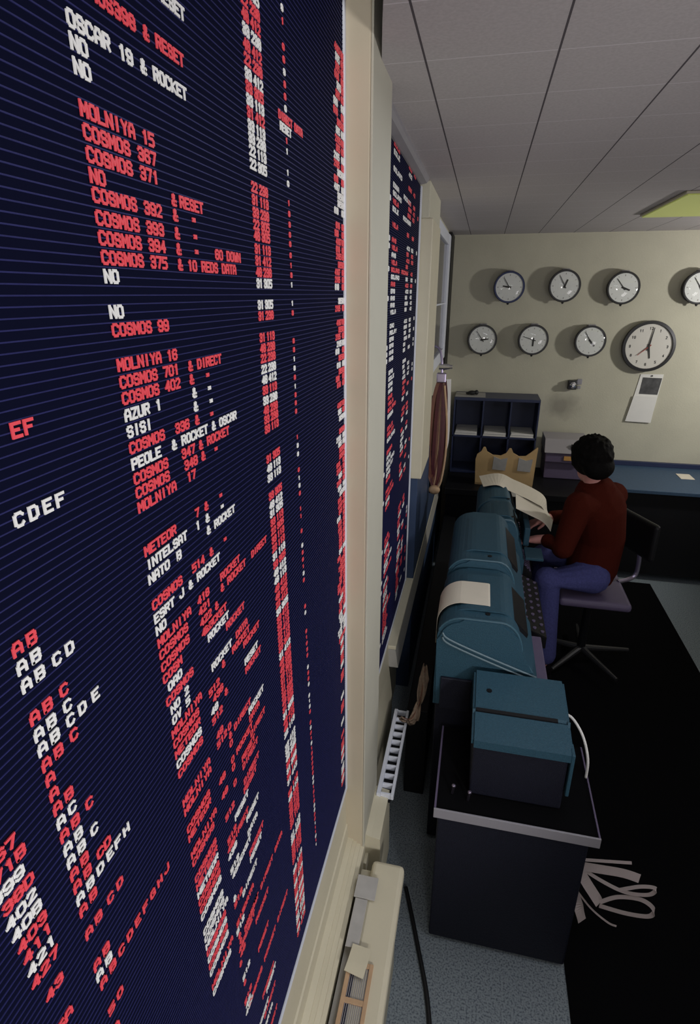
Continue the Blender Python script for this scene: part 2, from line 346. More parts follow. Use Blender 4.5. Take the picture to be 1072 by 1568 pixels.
# ------------------------------------------------------------------ block lettering
G = {  # strokes on a 4 x 6 grid
 'A': ['0,0 0,4 1,6 3,6 4,4 4,0', '0,2.4 4,2.4'], 'B': ['0,0 0,6 3.3,6 4,5 4,4 3.2,3.1 0,3.1', '3.2,3.1 4,2.2 4,1 3.3,0 0,0'],
 'C': ['4,5 3,6 1,6 0,5 0,1 1,0 3,0 4,1'], 'D': ['0,0 0,6 2.7,6 4,4.8 4,1.2 2.7,0 0,0'], 'E': ['4,6 0,6 0,0 4,0', '0,3.1 3,3.1'],
 'F': ['4,6 0,6 0,0', '0,3.1 3,3.1'], 'G': ['4,5 3,6 1,6 0,5 0,1 1,0 4,0 4,2.8 2.4,2.8'], 'H': ['0,0 0,6', '4,0 4,6', '0,3 4,3'],
 'I': ['2,0 2,6'], 'J': ['4,6 4,1 3,0 1,0 0,1 0,1.8'], 'K': ['0,0 0,6', '4,6 0.4,3 4,0'], 'L': ['0,6 0,0 4,0'],
 'M': ['0,0 0,6 2,2.6 4,6 4,0'], 'N': ['0,0 0,6 4,0 4,6'], 'O': ['1,0 0,1 0,5 1,6 3,6 4,5 4,1 3,0 1,0'], 'P': ['0,0 0,6 3.2,6 4,5.2 4,3.6 3.2,2.8 0,2.8'],
 'Q': ['1,0 0,1 0,5 1,6 3,6 4,5 4,1 3,0 1,0', '2.4,1.8 4,0'], 'R': ['0,0 0,6 3.2,6 4,5.2 4,3.8 3.2,3 0,3', '2,3 4,0'],
 'S': ['4,5 3,6 1,6 0,5 0,4 1,3.1 3,3.1 4,2.2 4,1 3,0 1,0 0,1'], 'T': ['0,6 4,6', '2,6 2,0'], 'U': ['0,6 0,1 1,0 3,0 4,1 4,6'], 'V': ['0,6 2,0 4,6'],
 'W': ['0,6 0.8,0 2,3.6 3.2,0 4,6'], 'X': ['0,0 4,6', '0,6 4,0'], 'Y': ['0,6 2,3 4,6', '2,3 2,0'], 'Z': ['0,6 4,6 0,0 4,0'],
 '0': ['1,0 0,1 0,5 1,6 3,6 4,5 4,1 3,0 1,0'], '1': ['1,5 2.2,6 2.2,0'], '2': ['0,5 1,6 3,6 4,5 4,3.8 0,0 4,0'], '3': ['0,5 1,6 3,6 4,5 4,4 3,3.1 1.4,3.1', '3,3.1 4,2.2 4,1 3,0 1,0 0,1'],
 '4': ['3,0 3,6 0,2 4,2'], '5': ['4,6 0,6 0,3.4 3,3.4 4,2.6 4,1 3,0 0,0'], '6': ['4,5.2 3,6 1,6 0,5 0,1 1,0 3,0 4,1 4,2.4 3,3.3 0,3.3'], '7': ['0,6 4,6 1.6,0'],
 '8': ['1,3.1 0,4 0,5 1,6 3,6 4,5 4,4 3,3.1 1,3.1 0,2.2 0,1 1,0 3,0 4,1 4,2.2 3,3.1'], '9': ['0,0.8 1,0 3,0 4,1 4,5 3,6 1,6 0,5 0,3.6 1,2.8 4,2.8'],
 '&': ['4,0 0.9,4.4 1,5.5 1.8,6 2.6,5.5 2.5,4.4 0.3,2 0.3,0.8 1.2,0 2.4,0 4,2.4'], '.': ['0.7,2.2 3.3,2.2', '0.7,3.4 3.3,3.4'],
}
GL = {k: [[tuple(map(float, q.split(','))) for q in s.split()] for s in v] for k, v in G.items()}
def letter(bm, ch, to3, w, h, t, depth, mi=0):
    """one block letter; to3(a, b, c) maps right/up/out to space, stroke width t"""
    q_ = 0
    for st in GL[ch]:
        P = [Vector((t/2+p[0]/4*(w-t), t/2+p[1]/6*(h-t))) for p in st]
        for i in range(len(P)-1):
            a, b_ = P[i], P[i+1]; d = (b_-a)
            if d.length < 1e-7: continue
            d.normalize(); n = Vector((-d.y, d.x))*t/2; e = d*t*0.42
            q = [a-e-n, b_+e-n, b_+e+n, a-e+n]
            q = [Vector((min(max(p.x, 0), w), min(max(p.y, 0), h))) for p in q]
            q_ += 1; top_d = depth*(1-.035*(q_ % 9))
            lo = [bm.verts.new(to3(p.x, p.y, 0)) for p in q]; hi = [bm.verts.new(to3(p.x, p.y, top_d)) for p in q]
            for f in (hi, lo[::-1]):
                bm.faces.new(f).material_index = mi
            for k in range(4):
                bm.faces.new((lo[k], lo[(k+1) % 4], hi[(k+1) % 4], hi[k])).material_index = mi
U = 0.30     # board unit: distance from the camera's foot line to the board
CW, CH, PITCHC = 0.0315, 0.0375, 0.0338
def write(bm, s, y, z, mi=0, pitch=PITCHC, cw=CW, ch=CH, x0=BX+.0008, depth=0.0011, t=0.0078):
    """s written left to right on the board; y and z (row centre) in board units"""
    for i, c in enumerate(s):
        if c == ' ': continue
        yy = (y+i*pitch)*U; zz = 2.13+(z-ch/2)*U
        letter(bm, c, lambda a, b_, d: (x0+d, yy+a, zz+b_), cw*U, ch*U, t*U, depth, mi)

KZ = [(-30, 1.47), (-24, 1.195), (-16, 0.815), (-13, 0.686), (-11, 0.598), (-10, 0.553), (-9, 0.505), (-7, 0.421), (-6, 0.373), (-5, 0.325), (-4, 0.279), (-3, 0.236), (-2, 0.184), (-1, 0.137),
      (0, 0.0903), (1, 0.044), (3, -0.046), (4, -0.094), (6, -0.188), (7, -0.236), (8, -0.282), (9, -0.331), (10, -0.380), (11, -0.429), (12, -0.478), (13, -0.525), (14, -0.570), (15, -0.617),
      (18, -0.767), (19, -0.817), (20, -0.868), (22, -0.965), (23, -1.016), (24, -1.063), (25, -1.113), (26, -1.162), (27, -1.213), (28, -1.263), (30, -1.362), (36, -1.66), (43, -2.005), (46, -2.15), (96, -4.625)]
def kz(k):
    for (a, za), (b_, zb) in zip(KZ[:-1], KZ[1:]):
        if a <= k <= b_: return za+(zb-za)*(k-a)/(b_-a)
R_, W_ = 'red', 'white'

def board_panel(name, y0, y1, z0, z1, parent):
    """grooved panel: dark ground and raised ribs coloured with a blue sheen at half the row pitch"""
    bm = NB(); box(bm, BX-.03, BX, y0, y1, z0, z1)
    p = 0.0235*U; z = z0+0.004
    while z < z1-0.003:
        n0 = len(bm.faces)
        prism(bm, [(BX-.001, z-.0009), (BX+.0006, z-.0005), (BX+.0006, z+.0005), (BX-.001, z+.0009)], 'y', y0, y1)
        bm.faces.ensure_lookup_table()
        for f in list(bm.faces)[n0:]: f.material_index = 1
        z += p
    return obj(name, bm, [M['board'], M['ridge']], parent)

board = empty('letter_board', (BX, 0.6, 0.72))
tag(board, 'large navy letter board of red and white rows left of the buff pillar', 'letter board')
keep = board
def local(o):        # parts are built in world coordinates: bring them under a moved Empty
    o.matrix_parent_inverse = Matrix.Translation(-Vector(o.parent.location)); return o
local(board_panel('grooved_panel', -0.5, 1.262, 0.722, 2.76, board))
fr = NB()
box(fr, BX-.03, BX+.004, 1.262, 1.2745, 0.712, 2.76, 0.001)
box(fr, BX-.03, BX+.004, -0.5, 1.262, 0.712, 0.722, 0.001)
local(obj('board_frame', fr, M['alu'], board))

rows = {}            # (row) -> list of (colour, text, y)
def add(k, c, s, y): rows.setdefault(k, []).append((c, s, y))
N0, NUM, AMP, T1 = 1.437, 1.690, 1.840, 1.893
add(-16, W_, 'COSMOS 403 & RESET', 1.437)
add(-13, R_, 'COSMOS398 & RESET', 1.437)
add(-11, W_, 'OSCAR 19 & ROCKET', N0)
add(-10, W_, 'NO', N0); add(-9, W_, 'NO', N0)
add(-7, R_, 'MOLNIYA 15', N0); add(-6, R_, 'COSMOS 367', N0); add(-5, R_, 'COSMOS 371', N0)
add(-4, R_, 'NO', N0); add(-4, R_, '&', AMP); add(-4, R_, 'RESET', T1)
for k, n in ((-3, '392'), (-2, '393'), (-1, '394')):
    add(k, R_, 'COSMOS '+n, N0); add(k, R_, '&', AMP); add(k, R_, '.', 1.965)
add(-1, R_, '60 DOWN', 2.129)
add(0, R_, 'COSMOS 375', N0); add(0, R_, '& 10 REDS DATA', AMP)
add(1, W_, 'NO', N0); add(3, W_, 'NO', N0); add(4, R_, 'COSMOS 99', N0)
add(6, R_, 'MOLNIYA 16', N0)
add(7, R_, 'COSMOS 701', N0); add(7, R_, '& DIRECT', AMP)
add(8, R_, 'COSMOS 402', N0); add(8, R_, '&', AMP); add(8, R_, '.', 1.965)
add(9, W_, 'AZUR 1', N0); add(9, W_, '&', 1.85); add(9, W_, '.', 1.97)
add(10, W_, 'SISI', N0); add(10, W_, '&', 1.85); add(10, W_, '.', 1.975)
add(11, R_, 'COSMOS', N0); add(11, R_, '336', 1.707); add(11, R_, '&', 1.85); add(11, R_, '.', 1.97)
add(12, W_, 'PEOLE', N0); add(12, W_, '& ROCKET & OSCAR', 1.673)
add(13, R_, 'COSMOS', N0); add(13, R_, '347', 1.73); add(13, R_, '& ROCKET', 1.86)
add(14, R_, 'COSMOS', N0); add(14, R_, '348', 1.74); add(14, R_, '&', 1.87); add(14, R_, '.', 1.98)
add(15, R_, 'MOLNIYA', N0); add(15, R_, '17', 1.75)
add(18, R_, 'METEOR', N0); add(18, R_, '7', 1.78); add(18, R_, '&', 1.855); add(18, R_, '.', 1.985)
add(19, W_, 'INTELSAT', N0); add(19, W_, '1', 1.775); add(19, W_, '&', 1.855); add(19, W_, '.', 1.99)
add(20, W_, 'NATO', N0); add(20, W_, 'B', 1.62); add(20, W_, '& ROCKET', 1.855)
add(22, R_, 'COSMOS', N0); add(22, R_, '514', 1.715); add(22, R_, '&', 1.86); add(22, R_, '.', 1.99)
add(23, W_, 'ESRT J', N0); add(23, W_, '& ROCKET', 1.675)
add(24, W_, 'NO', N0)
add(25, R_, 'MOLNIYA', N0); add(25, R_, '418', 1.726); add(25, R_, 'ROCKET', 1.932)
add(26, R_, 'COSMOS', N0); add(26, R_, '421', 1.726); add(26, R_, '& ROCKET', 1.925); add(26, R_, 'DIRECT', 2.266)
add(27, R_, 'COSMOS', N0); add(27, R_, '422', 1.728); add(27, R_, '&', 1.86)
add(28, R_, 'COSM', N0); add(28, R_, '425', 1.732); add(28, R_, 'ROCKET', 1.763)
add(29, W_, 'OAO', 1.46); add(29, W_, 'ROCKET', 1.776)
add(30, R_, 'COSMOS', N0); add(30, R_, 'ROCKET', 1.943)
add(31, W_, 'NO 2', N0+.02); add(32, W_, 'OV 5', N0+.02); add(32, W_, 'ROCKET', 1.781); add(32, R_, 'DATA', 2.03)
# left-hand block of single letters and the narrow block at the far left
add(8, R_, 'E', 1.022); add(8, R_, 'F', 1.060)
for s, y in zip('CDEF', (0.975, 1.020, 1.067, 1.111)): add(12, W_, s, y)
AX = [0.885, 0.930, 0.990, 1.038, 1.095]
for k, c, s in ((18, R_, 'AB'), (19, W_, 'AB'), (20, W_, 'ABCD'), (22, R_, 'ABC'), (23, W_, 'ABC'), (24, W_, 'ABCDE'), (25, R_, 'ABC'), (26, R_, 'A'), (27, R_, 'A'), (28, R_, 'AB'),
                (29, W_, 'AC'), (30, R_, 'AB'), (31, W_, 'AB'), (32, W_, 'AB'), (33, R_, 'AB'), (34, R_, 'AB'), (35, W_, 'AB'), (36, R_, 'AB'), (38, R_, 'ABCD'), (41, R_, 'AB'), (42, W_, 'AB')):
    for s_, y in zip(s, AX): add(k, c, s_, y+.003)
add(30, R_, 'C', 0.993); add(32, W_, 'C', 0.990); add(34, R_, 'CD', 0.993)
for s, y in zip('DEFH', (0.980, 1.028, 1.069, 1.113)): add(35, W_, s, y)
for i, s in enumerate('ABCDEFGHJ'): add(43, R_, s, 0.895+0.0475*i)
add(46, R_, '5', 0.90); add(46, R_, '0', 0.945); add(48, R_, 'A', 0.90)
for k, c, s, y in ((27, R_, '367', .675), (28, R_, '71B', .69), (29, W_, '399', .672), (30, R_, '38D', .69), (31, W_, '402', .685), (32, W_, '40B', .69), (33, R_, '403', .695), (34, R_, '411', .70),
                   (35, W_, '421', .70), (36, R_, '427', .70), (38, R_, '43', .725), (41, R_, '5A', .725), (43, R_, '44', .73)): add(k, c, s, y)
# lower rows, squeezed by the steep view
LOWC = {}
for k in range(33, 97):
    c = (W_ if k in (36, 42) else R_) if k < 50 else W_ if random.random() < (0.38 if k < 70 else 0.5) else R_
    LOWC[k] = c
    if k in (48, 55, 63, 71): continue
    if k < 66 and k not in (38, 39, 42, 45): add(k, c, random.choice(['COSMOS', 'COSMOS', 'MOLNIYA', 'METEOR', 'COSMOS']), N0+0.0009*(k-33)+.005)
    if random.random() < .7 and k < 80: add(k, c, random.choice(['436', '512', '&', '48']), 1.735+random.random()*.03)
    if random.random() < .4 and k < 50: add(k, R_, random.choice(['&', '0']), 1.87)
    if random.random() < .5: add(k, c, random.choice(['ROCKET', 'RESET', 'DATA', 'DIRECT']), (1.93 if k < 50 else 1.80) + random.choice([0, .05, .17]))
add(67, R_, '& ROCKET DIRECT DATA', 1.765); add(79, R_, 'COSMOS ROCKET DIRECT', 1.80); add(85, W_, 'RESET', 2.03)
# number pairs, single marks and the crowded column by the frame
def rowcolor(k):
    if k in rows and k < 33: return rows[k][0][0] if rows[k][0][2] > 1.2 else rows[k][-1][0]
    return LOWC.get(k)
TOPC = {-12: W_, -9: W_, -10: W_, -11: W_, -13: R_, -14: W_, -15: R_, -16: W_, -17: R_, -18: R_, -19: W_, -20: R_, -21: R_, -22: W_, -23: R_, -24: W_, -25: R_, -26: R_, -27: W_, -28: R_}
for k in range(-28, 94):
    c = TOPC.get(k) if k < -8 else rowcolor(k)
    if k in (29, 31, 32): c = random.choice((R_, W_))
    if c is None: continue
    lean = 0.0012*max(0, k-18)
    if k not in (55, 63, 71, 78):
        add(k, c, random.choice(['22', '33', '48', '31']), 2.527+lean)
        add(k, c, random.choice(['113', '412', '238', '305']), 2.617+lean)
    if random.random() < .93 and k < 88 and k not in (29, 31, 38, 39, 43, 44): add(k, c, random.choice('0138'), 3.005+0.0018*max(0, k-15))
    if k < 60 and not -9 < k < -7:
        y = random.choice([3.945, 3.98, 4.0, 4.03])
        add(k, c, random.choice(['4187', '388', '2195', '618']) if y < 4 else '385', y)
        add(k, random.choice((c, c, R_)), '88', 4.14)
    elif random.random() < .6: add(k, c, '385', 4.03)
add(-15, R_, 'DIRECT DATA', 2.915); add(-14, W_, 'RESET', 2.93)

# nearest hundred entries are rows of their own, the rest is one scatter of lettering
ent = [(k, c, s, y) for k in rows for (c, s, y) in rows[k]]
def seen(e):
    k, c, s, y = e
    yy = y*U; zz = kz(k)*U; d = math.sqrt(yy*yy+zz*zz+U*U)
    return len(s)*U/d**3 if zz < 0.23*2.6 else 0
groups = {}
for e in ent:
    blk = 0 if e[3] < 0.82 else 1 if e[3] < 1.4 else 2 if e[3] < 2.5 else 3
    groups.setdefault((e[0], e[1], blk, 0 if blk < 2 else e[3]), []).append(e)
order = sorted(groups, key=lambda g: -sum(seen(e) for e in groups[g]))
top = [g for g in order if g[2] != 3][:98]
rest = NB()
for g in order:
    k, c, blk, _ = g
    if g in top:
        bm = NB()
        for e in groups[g]: write(bm, e[2], e[3], kz(k))
        o = local(obj('text_row', bm, M[c], board))
        txt = ' '.join(e[2] for e in sorted(groups[g], key=lambda e: e[3]))
        o['label'] = f'{c} letters reading {txt}'
    else:
        for e in groups[g]:
            st_ = dict(pitch=.0362, cw=.0350, ch=.0415, t=.0098) if (2.5 < e[3] < 2.9 or e[3] > 3.9) and ' ' not in e[2] else dict(ch=.027, cw=.030, t=.0085) if 2.95 < e[3] < 3.3 else {}
            write(rest, e[2], e[3], kz(k), mi=0 if c == R_ else 1, **st_)
o = local(obj('lettering', rest, [M['red'], M['white']], board)); o['kind'] = 'stuff'; o['label'] = 'small red and white figures in columns'

# far letter board, beyond the pillar
board2 = empty('letter_board', (BX, 2.2, 0.72))
tag(board2, 'narrow-looking navy letter board seen edge-on between the buff pillar and the cream pillar', 'letter board')
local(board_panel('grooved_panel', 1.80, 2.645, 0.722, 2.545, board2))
fr = NB(); box(fr, BX-.03, BX+.006, 2.645, 2.665, 0.712, 2.545, 0.001); box(fr, BX-.03, BX+.004, 1.80, 2.645, 0.712, 0.722, 0.001)
local(obj('board_frame', fr, M['alu'], board2))
rest = NB(); cnt = 0
def put2(s_, y, z, c):
    global cnt
    bm = NB() if cnt < 97 else rest
    write(bm, s_, y, z, 0 if (cnt < 97 or c == R_) else 1, pitch=.105, cw=.088, ch=.05, t=.015)
    if bm is not rest: local(obj('text_row', bm, M[c], board2)); cnt += 1
names2 = ['COSMOS', 'RELAY', 'VELA', 'ESSA', 'SOLRAD', 'ANS', 'EOLE']
pat = {-19: 'R', -18: 'R', -17: 'W', -15: 'W', -13: 'W', -12: 'W', -11: 'R', -10: 'W', -8: 'R', -6: 'r', -5: 'R', -4: 'w', -3: 'R', -2: 'R', -1: 'W', 0: 'R', 1: 'w', 2: 'W', 3: 'w', 4: 'W',
       6: 'w', 7: 'W', 8: 'w', 9: 'w', 10: 'w', 11: 'w', 13: 'w', 14: 'W', 15: 'w', 16: 'W', 17: 'R', 18: 'R', 19: 'R', 20: 'W', 22: 'R', 23: 'R', 24: 'W', 26: 'R', 27: 'W'}
for i in range(-19, 65):
    z = 0.098-0.0712*i
    t_ = pat.get(i) if i < 28 else random.choice('RRWwr-')
    if not t_ or t_ == '-': continue
    c = R_ if t_ in 'Rr' else W_
    put2(random.choice(names2) if t_ in 'RW' else random.choice(['ANS', 'OAO', 'ERS']), 6.36, z, c)
    if i in (-13, -10, -2): put2('ROCKET', 7.15, z, c)
    c2 = c if i > -4 else random.choice((R_, W_))
    put2(random.choice(['38', '402', '688', '55']), 7.50+.08*random.random(), z, c2)
    if random.random() < .7: put2(random.choice(['62', '42', '96']), 8.0+.05*random.random(), z, c2)
    if random.random() < .45: put2('8', 8.55, z, c2)
    if random.random() < .25: put2('8', 6.14, z, W_)
o = local(obj('lettering', rest, [M['red'], M['white']], board2)); o['kind'] = 'stuff'

# ------------------------------------------------------------------ heater cabinet and bits under the near board
h = empty('heater_cabinet', (-.17, .6, 0.0)); tag(h, 'cream metal heater cabinet with rounded edge below the near letter board', 'heater')
bm = NB()
box(bm, -.205, -.105, -0.4, 1.235, 0.43, 0.482, 0.014, 3)
box(bm, -.24, -.125, -0.4, 1.225, 0.0, 0.44, 0.004)
local(obj('casing', bm, M['trim'], h))
bm = NB(); box(bm, -.236, -.204, -0.4, 1.17, 0.452, 0.462, 0.001); local(obj('top_channel', bm, M['grey_paint'], h))
gr = NB()
for y in (0.63, 0.735, 0.84, 0.925): box(gr, -.212, -.152, y, y+.012, 0.478, 0.487, 0.001)
box(gr, -.216, -.205, 0.5, 0.937, 0.478, 0.488, 0.001); box(gr, -.158, -.148, 0.5, 0.937, 0.478, 0.488, 0.001)
local(obj('grille_frame', gr, M['buff'], h))
gr = NB(); box(gr, -.206, -.157, 0.5, 0.93, 0.4795, 0.4815)
for i in range(10): box(gr, -.204+.0048*i, -.2025+.0048*i, 0.5, 0.93, 0.4815, 0.4845, mi=1)
local(obj('grille_mesh', gr, [M['navy'], M['edge']], h))
o = obj('masking_strip', B(-.238, -.176, 1.10, 1.168, 0.487, 0.492, 0.001), M['greycard']); tag(o, 'short grey card strip laid across the heater below the pillar foot', 'card strip')
o = obj('masking_strip', B(-.232, -.196, 0.965, 1.098, 0.486, 0.490, 0.001), M['greycard']); tag(o, 'long grey card strip lying lengthwise in the slot of the cream heater', 'card strip')
bm = NB(); ribbon(bm, smooth_path([(-.195, .90, .4925), (-.190, .93, .494), (-.186, .97, .493)], 6), (1, 0, 0), .052, .002)
o = obj('paper_flap', bm, M['trim']); tag(o, 'small cream paper flap curling over the heater grille', 'paper')

# louvred air register further along the sill, and a dried leaf
r = empty('air_register', (-.2, 1.68, .48)); tag(r, 'white metal air register with a row of dark slots along the sill', 'vent')
bm = NB(); box(bm, -.236, -.222, 1.46, 1.90, 0.485, 0.505, 0.001); box(bm, -.186, -.176, 1.46, 1.90, 0.485, 0.505, 0.001)
local(obj('rail', bm, M['alu'], r))
local(obj('backing', B(-.222, -.186, 1.46, 1.90, 0.47, 0.478), M['black'], r))
for i in range(11):
    y = 1.465+i*.0425
    local(obj('slat', B(-.222, -.186, y, y+.008, 0.480, 0.502, 0.001), M['alu'], r))
lf = empty('dried_leaf', (-.14, 1.88, .51)); tag(lf, 'crumpled brown dried leaf lying on the sill end beside the slotted register', 'leaf')
def leaf(path, widths, name):
    bm = NB(); P = smooth_path(path, 10); n = len(P); ring = []
    for i, p in enumerate(P):
        t = i/(n-1); j = t*(len(widths)-1); a = int(min(j, len(widths)-2)); w = widths[a]+(widths[a+1]-widths[a])*(j-a)
        row = []
        for s in range(-4, 5):
            q = Vector((p.x+s/4*w, p.y+.008*math.sin(7*t+s), p.z+.012*abs(s/4)+.006*math.sin(11*t+2.3*s)))
            row.append(q)
        ring.append(row)
    top_ = [[bm.verts.new(q) for q in row] for row in ring]; bot = [[bm.verts.new(q-Vector((0, .002, .0015))) for q in row] for row in ring]
    m_ = 9
    for i in range(n-1):
        for s in range(m_-1):
            bm.faces.new((top_[i][s], top_[i][s+1], top_[i+1][s+1], top_[i+1][s])); bm.faces.new((bot[i][s], bot[i+1][s], bot[i+1][s+1], bot[i][s+1]))
        bm.faces.new((top_[i][0], top_[i+1][0], bot[i+1][0], bot[i][0])); bm.faces.new((top_[i][-1], bot[i][-1], bot[i+1][-1], top_[i+1][-1]))
    for i in (0, n-1):
        for s in range(m_-1):
            f = (top_[i][s], bot[i][s], bot[i][s+1], top_[i][s+1]); bm.faces.new(f)
    return local(obj(name, bm, M['leaf'], lf, smooth=True))
leaf([(-.135, 1.875, .56), (-.128, 1.885, .61), (-.122, 1.895, .67), (-.120, 1.90, .735)], [.006, .018, .02, .006], 'blade')
leaf([(-.205, 1.83, .520), (-.175, 1.815, .515), (-.15, 1.82, .52), (-.135, 1.872, .565)], [.008, .02, .022, .008], 'crumpled_base')
bm = NB(); tube(bm, smooth_path([(-.20, 1.835, .525), (-.16, 1.818, .535), (-.138, 1.862, .565), (-.127, 1.882, .62), (-.121, 1.897, .73)], 6), .0018, 6)
local(obj('midrib', bm, M['brown'], lf))

# ------------------------------------------------------------------ wall clocks
def disc_front(center, prof_case, n=44):
    pass
ROTW = Matrix.Rotation(PI/2, 4, 'X')     # lathe axis +Z -> -Y (out of the far wall)
def clockhand(bm, ang, L, w, tail, y, taper=.5):
    """flat pointer; ang clockwise from twelve; local clock space, face towards -Y"""
    d = Vector((math.sin(ang), 0, math.cos(ang))); n = Vector((d.z, 0, -d.x))
    q = [-d*tail-n*w/2, d*L-n*w/2*taper, d*L+n*w/2*taper, -d*tail+n*w/2]
    a = [bm.verts.new((p.x, y, p.z)) for p in q]; b_ = [bm.verts.new((p.x, y-.0012, p.z)) for p in q]
    bm.faces.new(a); bm.faces.new(b_[::-1])
    for k in range(4): bm.faces.new((a[k], b_[k], b_[(k+1) % 4], a[(k+1) % 4]))
def small_clock(x, z, minute, hour, label, case='case', r=.118, d=.085):
    t = empty('ship_clock', (x, FW, z)); tag(t, label, 'clock', 'round metal-cased clocks on the far wall')
    bm = lathe(NB(), [(0, 0), (r*.93, 0), (r*.93, d*.75), (r*1.0, d*.78), (r*1.02, d*.9), (r*.98, d), (r*.90, d), (r*.885, d*.94), (0, d*.94)], 48, ROTW)
    obj('case', bm, M[case], t, smooth=False)
    bm = lathe(NB(), [(r*.885, d*.942), (r*.885, d*.948), (0, d*.948)], 48, ROTW); obj('dial', bm, M['face'], t)
    bm = NB()
    for i in range(12):
        a = i*PI/6; dd = Vector((math.sin(a), 0, math.cos(a))); nn = Vector((dd.z, 0, -dd.x)); w = .004 if i % 3 else .007
        q = [dd*r*.70-nn*w/2, dd*r*.80-nn*w/2, dd*r*.80+nn*w/2, dd*r*.70+nn*w/2]
        va = [bm.verts.new((p.x, -d*.949, p.z)) for p in q]; vb = [bm.verts.new((p.x, -d*.953, p.z)) for p in q]
        bm.faces.new(va); bm.faces.new(vb[::-1])
        for k in range(4): bm.faces.new((va[k], vb[k], vb[(k+1) % 4], va[(k+1) % 4]))
    obj('hour_marks', bm, M['greycard'], t)
    bm = NB(); clockhand(bm, minute, r*.72, .007, .02, -d*.985); obj('minute_hand', bm, M['ink'], t)
    bm = NB(); clockhand(bm, hour, r*.42, .014, .015, -d*.965, .8); obj('hour_hand', bm, M['ink'], t)
    bm = lathe(NB(), [(r*.905, d*1.0), (r*.8, d*1.07), (r*.6, d*1.14), (r*.35, d*1.19), (r*.15, d*1.21), (0, d*1.215)], 48, ROTW); obj('glass', bm, M['glass'], t, smooth=True)
    bm = NB(); box(bm, -.03, .03, -d*.8, -.004, r*.95, r*1.06, .004); obj('hinge_tab', bm, M['edge'], t)
    bm = NB(); tube(bm, [(0, -d*.8, -r*1.0), (0, -d*.8, -r*1.12)], [.012, .006], 10); obj('catch', bm, M['case'], t)
    return t
H = lambda h_: h_*PI/6
small_clock(.173, 2.180, H(10.9), H(9.3), 'dark-blue-rimmed round clock, leftmost of the upper row of clocks', 'bluecase')
small_clock(.592, 2.188, H(11), H(12.7), 'dark-rimmed round clock whose two hands make a V, middle of the upper row')
small_clock(1.022, 2.173, H(10.7), H(3.7), 'dark-rimmed round clock, third along the upper row, above the big white clock')
small_clock(1.555, 2.175, H(10.8), H(5), 'round clock cut off by the right edge of the picture in the upper row')
small_clock(-.004, 1.775, H(10.8), H(2.7), 'small round clock nearest the left corner, leftmost of the lower row')
small_clock(.402, 1.780, H(9.6), H(6), 'round clock with hour hand pointing straight down, second along the lower row')
small_clock(.840, 1.777, H(10.9), H(4.6), 'round clock beside the big white clock, third along the lower row')
t = empty('wall_clock', (1.283, FW, 1.742)); tag(t, 'large white-faced wall clock with dark rim and red second hand above the calendar', 'clock')
r_, d_ = .185, .06
obj('rim', lathe(NB(), [(0, 0), (r_*1.02, 0), (r_*1.06, d_*.6), (r_*1.04, d_), (r_*.93, d_*1.05), (r_*.91, d_*.8), (0, d_*.8)], 64, ROTW), M['case'], t)
obj('dial', lathe(NB(), [(r_*.92, d_*.82), (r_*.92, d_*.84), (0, d_*.84)], 64, ROTW), M['wface'], t)
bm = NB()
for i in range(1, 13):
    a = i*PI/6; cx, cz = math.sin(a)*r_*.74, math.cos(a)*r_*.74; s = str(i); w = .013
    for j, ch in enumerate(s):
        ox = cx+(j-len(s)/2)*(w+.003); oz = cz-.011
        letter(bm, ch, lambda p, q, e: (ox+p, -d_*.845-e, oz+q), w, .022, .0042, .001)
obj('numerals', bm, M['ink'], t)
bm = NB(); clockhand(bm, H(12.25), r_*.78, .012, .03, -d_*.95); obj('minute_hand', bm, M['ink'], t)
bm = NB(); clockhand(bm, H(5.6), r_*.5, .016, .02, -d_*.91); obj('hour_hand', bm, M['ink'], t)
bm = NB(); clockhand(bm, H(7.6), r_*.55, .008, .02, -d_*.97); obj('second_hand', bm, M['redhand'], t)
obj('hub', lathe(NB(), [(0, d_*.85), (.008, d_*.85), (.008, d_*1.0), (0, d_*1.0)], 16, ROTW), M['ink'], t)

# calendar, wall socket, pigeonhole shelf
c = empty('calendar', (1.32, FW, 1.15)); tag(c, 'white wall calendar with a dark picture hanging under the big clock', 'calendar')
bm = NB(); prism(bm, [(-.095, .0), (.095, -.005), (.125, .375), (-.045, .372)], 'y', -.006, -.002); obj('back_sheet', bm, M['wpaper'], c)
bm = NB(); prism(bm, [(-.034, .215), (.105, .212), (.118, .345), (-.026, .348)], 'y', -.008, -.0062); obj('picture', bm, M['photo'], c)
bm = NB(); prism(bm, [(-.105, -.012), (.093, -.018), (.104, .195), (-.072, .198)], 'y', -.018, -.012); obj('date_pad', bm, M['wpaper'], c)
bm = NB(); lathe(bm, [(0, 0), (.006, 0), (.006, .012), (0, .014)], 10, Matrix.Translation((.04, -.001, .362)) @ ROTW); obj('pin', bm, M['ink'], c)
s_ = empty('wall_socket', (.757, FW, 1.427)); tag(s_, 'small grey wall fitting with a chrome plug above the radio set', 'socket')
bm = NB(); box(bm, -.035, .035, -.05, -.001, -.04, .035, .006); obj('housing', bm, M['case'], s_)
bm = NB(); lathe(bm, [(0, .05), (.022, .05), (.026, .075), (.012, .085), (0, .085)], 20, ROTW); obj('plug', bm, M['chrome'], s_)
bm = NB(); box(bm, .035, .075, -.03, -.01, .0, .045, .004); box(bm, .04, .07, -.028, -.012, -.035, -.012, .004); obj('bracket', bm, M['edge'], s_)

